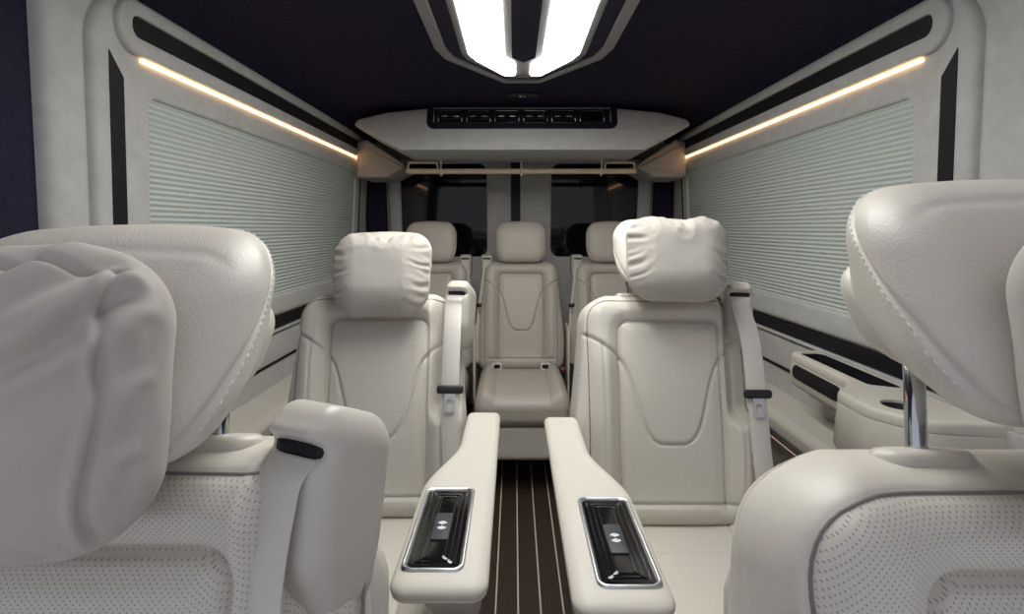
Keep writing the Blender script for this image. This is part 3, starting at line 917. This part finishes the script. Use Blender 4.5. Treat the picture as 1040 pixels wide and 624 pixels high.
# shoulder loop of the rear belts
def rear_guide(seat, s):
    V, F = rb(s * 0.186 - 0.032, s * 0.186 + 0.032, 0.170, 0.25, ZS + 0.440, ZS + 0.548, 0.012, (8, 8, 8)); g = mk('belt_guide', V, F, 'bench_leather_shaded', seat)
    V, F = rb(s * 0.186 - 0.022, s * 0.186 + 0.022, 0.166, 0.18, ZS + 0.526, ZS + 0.534, 0.002, (4, 4, 4)); mk('belt_slot', V, F, 'black', g)
    pts = catmull([(s * 0.186, 0.166, ZS + 0.526), (s * 0.190, 0.140, ZS + 0.45), (s * 0.21, 0.10, ZS + 0.30), (s * 0.225, 0.05, ZS + 0.15), (s * 0.222, 0.02, ZS + 0.03)], 6)
    V, F = ribbon(pts, 0.040, 0.002, (1, 0.2, 0)); b = mk('belt_strap', V, F, 'rear_webbing_shaded', seat)
    V, F = rb(s * 0.212 - 0.026, s * 0.212 + 0.026, 0.083, 0.099, ZS + 0.295, ZS + 0.315, 0.005, (6, 4, 4)); t = mk('belt_tongue', V, F, 'buckle', seat)
    lo = rr(s * 0.212, ZS + 0.278, 0.0125, 0.020, 0.004, 4); li = rr(s * 0.212, ZS + 0.274, 0.006, 0.010, 0.003, 4)
    L = [[(x, y, z) for x, z in l] for l, y in ((lo, 0.086), (lo, 0.083), (li, 0.083), (li, 0.086), (lo, 0.086))]
    V, F = loft(L, False, False); mk('tongue_blade', V, F, 'satin', t, smooth=False)
# child seat anchors on the cushion, in the gap below the backrest
def anchors(seat):
    for s in (-1, 1):
        V, F = loft([[(s * 0.125 + u, -0.035, ZS + 0.030 + v) for u, v in rr(0, 0, hw, hh, 0.008, 4)] for hw, hh in ((0.026, 0.018),)] +
                    [[(s * 0.125 + u, -0.045, ZS + 0.030 + v) for u, v in rr(0, 0, hw, hh, 0.008, 4)] for hw, hh in ((0.026, 0.018), (0.016, 0.011))] +
                    [[(s * 0.125 + u, -0.030, ZS + 0.030 + v) for u, v in rr(0, 0, 0.016, 0.011, 0.006, 4)]], True, True)
        g = mk('anchor_bezel', V, F, 'vinyl', seat)
        V, F = rb(s * 0.125 - 0.015, s * 0.125 + 0.015, -0.044, -0.032, ZS + 0.021, ZS + 0.040, 0.003, (4, 4, 4)); mk('anchor_slot', V, F, 'black', g)
rear.scale = (0.92, 1, 1)
rear_l = copy_tree(rear); rear_r = copy_tree(rear)
anchors(rear)
rear.location = (CX - 0.002, Y3, 0); rear_l.location = (CX - 0.452, Y3, 0); rear_r.location = (CX + 0.452, Y3, 0)
for o, s in ((rear_l, 1), (rear_r, -1), (rear, -1)): rear_guide(o, s)
tag(rear, 'middle seat of the rear bench, in the gap between the two captain seats', 'seat', 'rear bench seats')
tag(rear_l, 'left rear bench seat, mostly hidden behind the left captain seat', 'seat', 'rear bench seats')
tag(rear_r, 'right rear bench seat, mostly hidden behind the right captain seat', 'seat', 'rear bench seats')
# side shields and buckles between the rear seats
for s, x in ((-1, CX - 0.227), (1, CX + 0.225)):
    V, F = rb(-0.006, 0.006, -0.06, 0.14, ZS - 0.16, ZS + 0.21, 0.010, (6, 10, 10), lambda P, N: np.column_stack((P[:, 0], P[:, 1] + 0.12 * P[:, 2], P[:, 2])))
    o = mk('seat_divider', V, F, 'vinyl', loc=(x, Y3, 0))
    o.location = (x, Y3 + 0.03, 0.0)
    tag(o, 'narrow cream side shield beside the middle rear seat, on its %s' % ('left' if s < 0 else 'right'), 'shield', 'rear seat side shields')
b = empty('belt_buckle', (CX + 0.195, Y3 - 0.055, ZS + 0.012))
tag(b, 'black seat belt buckle with red button beside the middle rear seat', 'buckle')
V, F = rb(-0.014, 0.014, -0.02, 0.02, -0.03, 0.016, 0.006, (6, 6, 6)); mk('buckle_body', V, F, 'buckle', b)
V, F = rb(-0.010, 0.010, -0.019, 0.008, 0.010, 0.0185, 0.002, (4, 4, 4)); mk('release_button', V, F, 'red', b)

# ------------------------------------------------------------------ pillows
def pillow_mesh(seed, hx_, hy_, hz_, rough=1.0, big=False, n=(110, 36, 96)):
    rng = random.Random(seed); ofs = Vector((rng.uniform(0, 50), rng.uniform(0, 50), rng.uniform(0, 50)))
    h = (hx_, hy_, hz_)
    def deform(P, N):
        P = P.copy(); x = P[:, 0] / hx_; z = P[:, 2] / hz_; y = P[:, 1]
        prof = (1 - np.abs(x) ** 3.2 * 0.55) * (1 - np.abs(z) ** 3.2 * 0.50)
        P[:, 1] = y * (0.35 + 0.75 * prof)
        # soft, slightly pinched outline with a sag at the top centre
        P[:, 2] -= (0.006 if big else 0.014) * np.exp(-((x - 0.05) / 0.28) ** 2) * sstep(0.3, 1.0, z) * rough
        P[:, 0] *= 1 - 0.07 * sstep(0.0, -1.0, z) - 0.02 * np.cos(z * 2.2)
        front = sstep(0.1, 0.5, -N[:, 1])
        out = np.array([0.0030 * noise.noise(Vector(p) * 13 + ofs) + 0.0009 * noise.noise(Vector(p) * 30 + ofs) for p in P])
        # soft creases: gathers running in from the side and top seams
        q2 = np.column_stack((x, z * hz_ / hx_)); k_ = hz_ / hx_
        lines = []
        if big:
            for a, c, dep, wd in (((0.86, 0.62), (0.42, 0.10), 0.0065, 0.050), ((0.74, 0.86), (0.20, 0.42), 0.0055, 0.070), ((0.40, 0.84), (-0.25, 0.30), 0.0050, 0.080),
                                  ((0.05, 0.84), (-0.55, 0.35), 0.0045, 0.080), ((-0.35, 0.85), (-0.75, 0.35), 0.0045, 0.070), ((0.80, 0.20), (0.10, -0.45), 0.0030, 0.090),
                                  ((0.98, 0.05), (0.86, -0.30), 0.0018, 0.035), ((0.99, 0.45), (0.84, 0.10), 0.0018, 0.040), ((0.97, -0.40), (0.82, -0.72), 0.0018, 0.035),
                                  ((0.60, -0.95), (0.30, -0.55), 0.0035, 0.060), ((-0.9, 0.3), (-0.4, -0.2), 0.0040, 0.070)):
                lines.append((a, c, dep, wd))
        else:
            for sd in (-1, 1):
                for j in range(7):
                    z0 = -0.75 + 0.24 * j + rng.uniform(-0.07, 0.07); L = rng.uniform(0.18, 0.50); an = rng.uniform(-0.35, 0.30) + 0.25 * (z0 > 0.2)
                    lines.append(((sd * 1.0, z0), (sd * (1.0 - L), z0 - L * math.sin(an)), rng.uniform(0.0015, 0.0042), rng.uniform(0.030, 0.055)))
            for x0 in (-0.55, -0.12, 0.14, 0.60):
                L = rng.uniform(0.25, 0.65); x0 += rng.uniform(-0.06, 0.06)
                lines.append(((x0, 1.0), (x0 + rng.uniform(-0.16, 0.16), 1.0 - L), rng.uniform(0.003, 0.0055), rng.uniform(0.05, 0.08)))
        for a, c, dep, wd in lines:
            a = (a[0], a[1] * k_); c = (c[0], c[1] * k_); m_ = ((a[0] + c[0]) / 2 + 0.04, (a[1] + c[1]) / 2 - 0.05)
            d = pl_dist(q2, catmull([a, m_, c], 5))
            fade = sstep(0.0, 0.25, np.linalg.norm(q2 - np.array(c), axis=1))
            out += front * fade * dep * (-np.exp(-(d / wd) ** 2) + 0.55 * np.exp(-((d - wd * 1.9) / (wd * 1.1)) ** 2))
        if big:      # welts of the boxed edge
            xs = 0.80 + 0.05 * np.cos(z * 2.0)
            out -= 0.0040 * np.exp(-((np.abs(x) - xs) / 0.016) ** 2) * front * sstep(0.86, 0.80, z)
            out += 0.0022 * np.exp(-((np.abs(x) - xs + 0.035) / 0.022) ** 2) * front * sstep(0.86, 0.80, z)
            out -= 0.0042 * np.exp(-((z - 0.82 - 0.04 * np.cos(x * 3)) / 0.020) ** 2) * front * sstep(0.86, 0.80, np.abs(x))
        P += N * out[:, None]
        return P
    V, F, N = rbox(h, (hx_ * 0.55, hy_ * 0.98, hz_ * 0.58), n, deform)
    return V, F

def pillow(seat, seed, dx, dy, dz, rz, rx, label, hx_=0.122, hz_=0.104, hy_=0.050, big=False, ry=0.0):
    V, F = pillow_mesh(seed, hx_, hy_, hz_, 1.0, big)
    V = rot_x(V, rx)
    o = mk('neck_pillow', V, F, 'fabric')
    o.location = (seat.location.x + dx, seat.location.y + dy, dz); o.rotation_euler = (0, ry, rz)
    tag(o, label, 'pillow', 'headrest pillows')
    return o
PY = 0.118
pillow(seat_1l, 3, -0.009, 0.105, 0.999, 0, R(14), 'large beige fabric pillow filling the left foreground, strapped on the nearest left headrest', hz_=0.094, hx_=0.117, big=True)
pillow(seat_1r, 5, 0.017, 0.105, 0.993 + 0.03, 0, R(14), 'beige fabric pillow cut off by the right edge, on the nearest right headrest', hz_=0.098, hx_=0.117, big=True)
pillow(seat_2l, 8, 0.017, 0.105, 0.992, R(4), R(22), 'puffy cream pillow on the headrest of the left middle row seat', hz_=0.102, hx_=0.116, hy_=0.056)
pillow(seat_2r, 11, 0.006, 0.105, 0.996 + 0.035, R(-4), R(22), 'puffy cream pillow on the raised headrest of the right middle row seat', hz_=0.102, hx_=0.116, hy_=0.056)

# ------------------------------------------------------------------ wall side fittings
for s, nm in ((-1, 'left'), (1, 'right')):
    f = wmap(s)
    o = empty('wall_ledge', (CX + s * 0.87, 1.5, H - 0.63))
    poly = round_poly([(0.0, -0.70), (0.10, -0.70), (0.145, -0.665), (0.145, -0.625), (0.12, -0.605), (0.0, -0.600)], [0, 0.02, 0.02, 0.02, 0.02, 0], 4)
    def lm(u, v, w): x, y, z = f(w, v, u); return (x - o.location.x, y - o.location.y, z - o.location.z)
    V, F = slab(poly, 0.95, 2.25, 0.012, lm); mk('ledge_pad', V, F, 'smooth_leather', o, sharp=60)
    V, F = slab(rr(0.137, -0.697, 0.0015, 0.0015, 0.001, 2), 1.0, 2.2, 0, lm); mk('ledge_light', V, F, 'led_dim', o, smooth=False)
    tag(o, 'low padded cream ledge with orange light line along the %s wall' % nm, 'ledge', 'padded wall ledges')

# cup holder armrest on the right wall
cup = empty('cup_holder_console', (0.90, 1.28, H - 0.44))
tag(cup, 'cream wall armrest with cup holder and black slots beside the right window', 'armrest')
CL = np.array(cup.location)
plan = [(0.985, 1.60), (0.872, 1.60), (0.860, 1.27), (0.775, 1.19), (0.772, 1.08), (0.83, 0.985), (0.985, 0.965)]
plan = round_poly(plan, [0.0, 0.05, 0.10, 0.06, 0.07, 0.10, 0.0], 8)
def lvl(d, v): return [(x, y, H + v) for x, y in inset(plan, d)]
vt = -0.385
low = []
prof = [(0.020, -0.535), (0.006, -0.530), (0.0, -0.52), (0.0, -0.415), (0.0008, -0.4125), (0.0030, -0.4115), (0.0008, -0.4105), (0.0, -0.408), (0.0, vt - 0.010), (0.002, vt - 0.004), (0.006, vt - 0.001), (0.012, vt)]
def tilt(l):          # the long far half is slimmer than the cup box
    out = []
    for x, y, z in l:
        k = float(sstep(1.16, 1.30, np.array([y]))[0]); v = z - H
        if v < -0.42: v = v + k * 0.045 * min(1, (-0.42 - v) / 0.10)
        out.append((x, y, H + v))
    return out
V, F = loft([tilt(lvl(d, v)) for d, v in prof])
body = mk('console_body', V - CL, F, 'smooth_leather', cup, sharp=45)
def cut(target, V, F):
    c = mk('cutter', V, F, 'black'); c.location = cup.location
    bpy.context.view_layer.update()
    md = target.modifiers.new('b', 'BOOLEAN'); md.operation = 'DIFFERENCE'; md.object = c; md.solver = 'EXACT'
    dg = bpy.context.evaluated_depsgraph_get()
    me = bpy.data.meshes.new_from_object(target.evaluated_get(dg))
    target.modifiers.clear(); old = target.data; target.data = me; bpy.data.meshes.remove(old)
    bpy.data.objects.remove(c)
tray = round_poly([(0.962, 1.56), (0.890, 1.56), (0.882, 1.235), (0.955, 1.20)], 0.02, 5)
V, F = slab(tray, H + vt - 0.04, H + vt + 0.03); cut(body, V - CL, F)
L = [[(x, y, H + vt + dz) for x, y in inset(tray, d)] for d, dz in ((-0.0005, -0.003), (0.0008, -0.003), (0.002, -0.037), (-0.0005, -0.041))]
V, F = loft(L[:3], False, True); mk('tray_liner', V - CL, F, 'black', cup, smooth=False)
hole = [(0.850 + 0.036 * math.cos(2 * math.pi * i / 40), 1.085 + 0.036 * math.sin(2 * math.pi * i / 40)) for i in range(40)]
V, F = slab(hole, H + vt - 0.075, H + vt + 0.03); cut(body, V - CL, F)
L = [[(0.850 + r_ * math.cos(2 * math.pi * i / 40), 1.085 + r_ * math.sin(2 * math.pi * i / 40), H + vt + dz) for i in range(40)] for r_, dz in ((0.0365, -0.006), (0.0355, -0.006), (0.034, -0.073), (0.0362, -0.076), (0.0365, -0.006))]
V, F = loft(L[:4], False, True); mk('cup_liner', V - CL, F, 'black', cup)
for p_ in body.data.polygons: p_.use_smooth = True
body.data.set_sharp_from_angle(angle=R(45))
# black slot on the aisle face
sl = rr(1.425, -0.437, 0.125, 0.021, 0.020, 8)
V, F = slab(sl, 0.0, 0.004, 0.0015, lambda u, v, w: (0.8665 - w + (u - 1.435) * 0.036, u, H + v)); mk('aisle_slot', V - CL, F, 'grille', cup)

# ------------------------------------------------------------------ light and camera
w = bpy.data.worlds.new('World'); bpy.context.scene.world = w; w.use_nodes = True
bg = w.node_tree.nodes['Background']
bg.inputs['Color'].default_value = (0.80, 0.80, 0.92, 1); bg.inputs['Strength'].default_value = 0.6

cam = bpy.data.cameras.new('camera'); co = bpy.data.objects.new('camera', cam); C.objects.link(co)
cam.sensor_width = 36; cam.lens = 36 * 520 / 1040; cam.clip_start = 0.02
co.location = (0, 0, H); co.rotation_euler = (R(90 - 8.75), 0, R(0.22))
sc = bpy.context.scene
sc.camera = co
sc.cycles.max_bounces = 16; sc.cycles.diffuse_bounces = 10
sc.view_settings.view_transform = 'Standard'; sc.view_settings.look = 'None'
sc.view_settings.gamma = 1; sc.view_settings.exposure = 0.0
sc.view_settings.use_curve_mapping = False
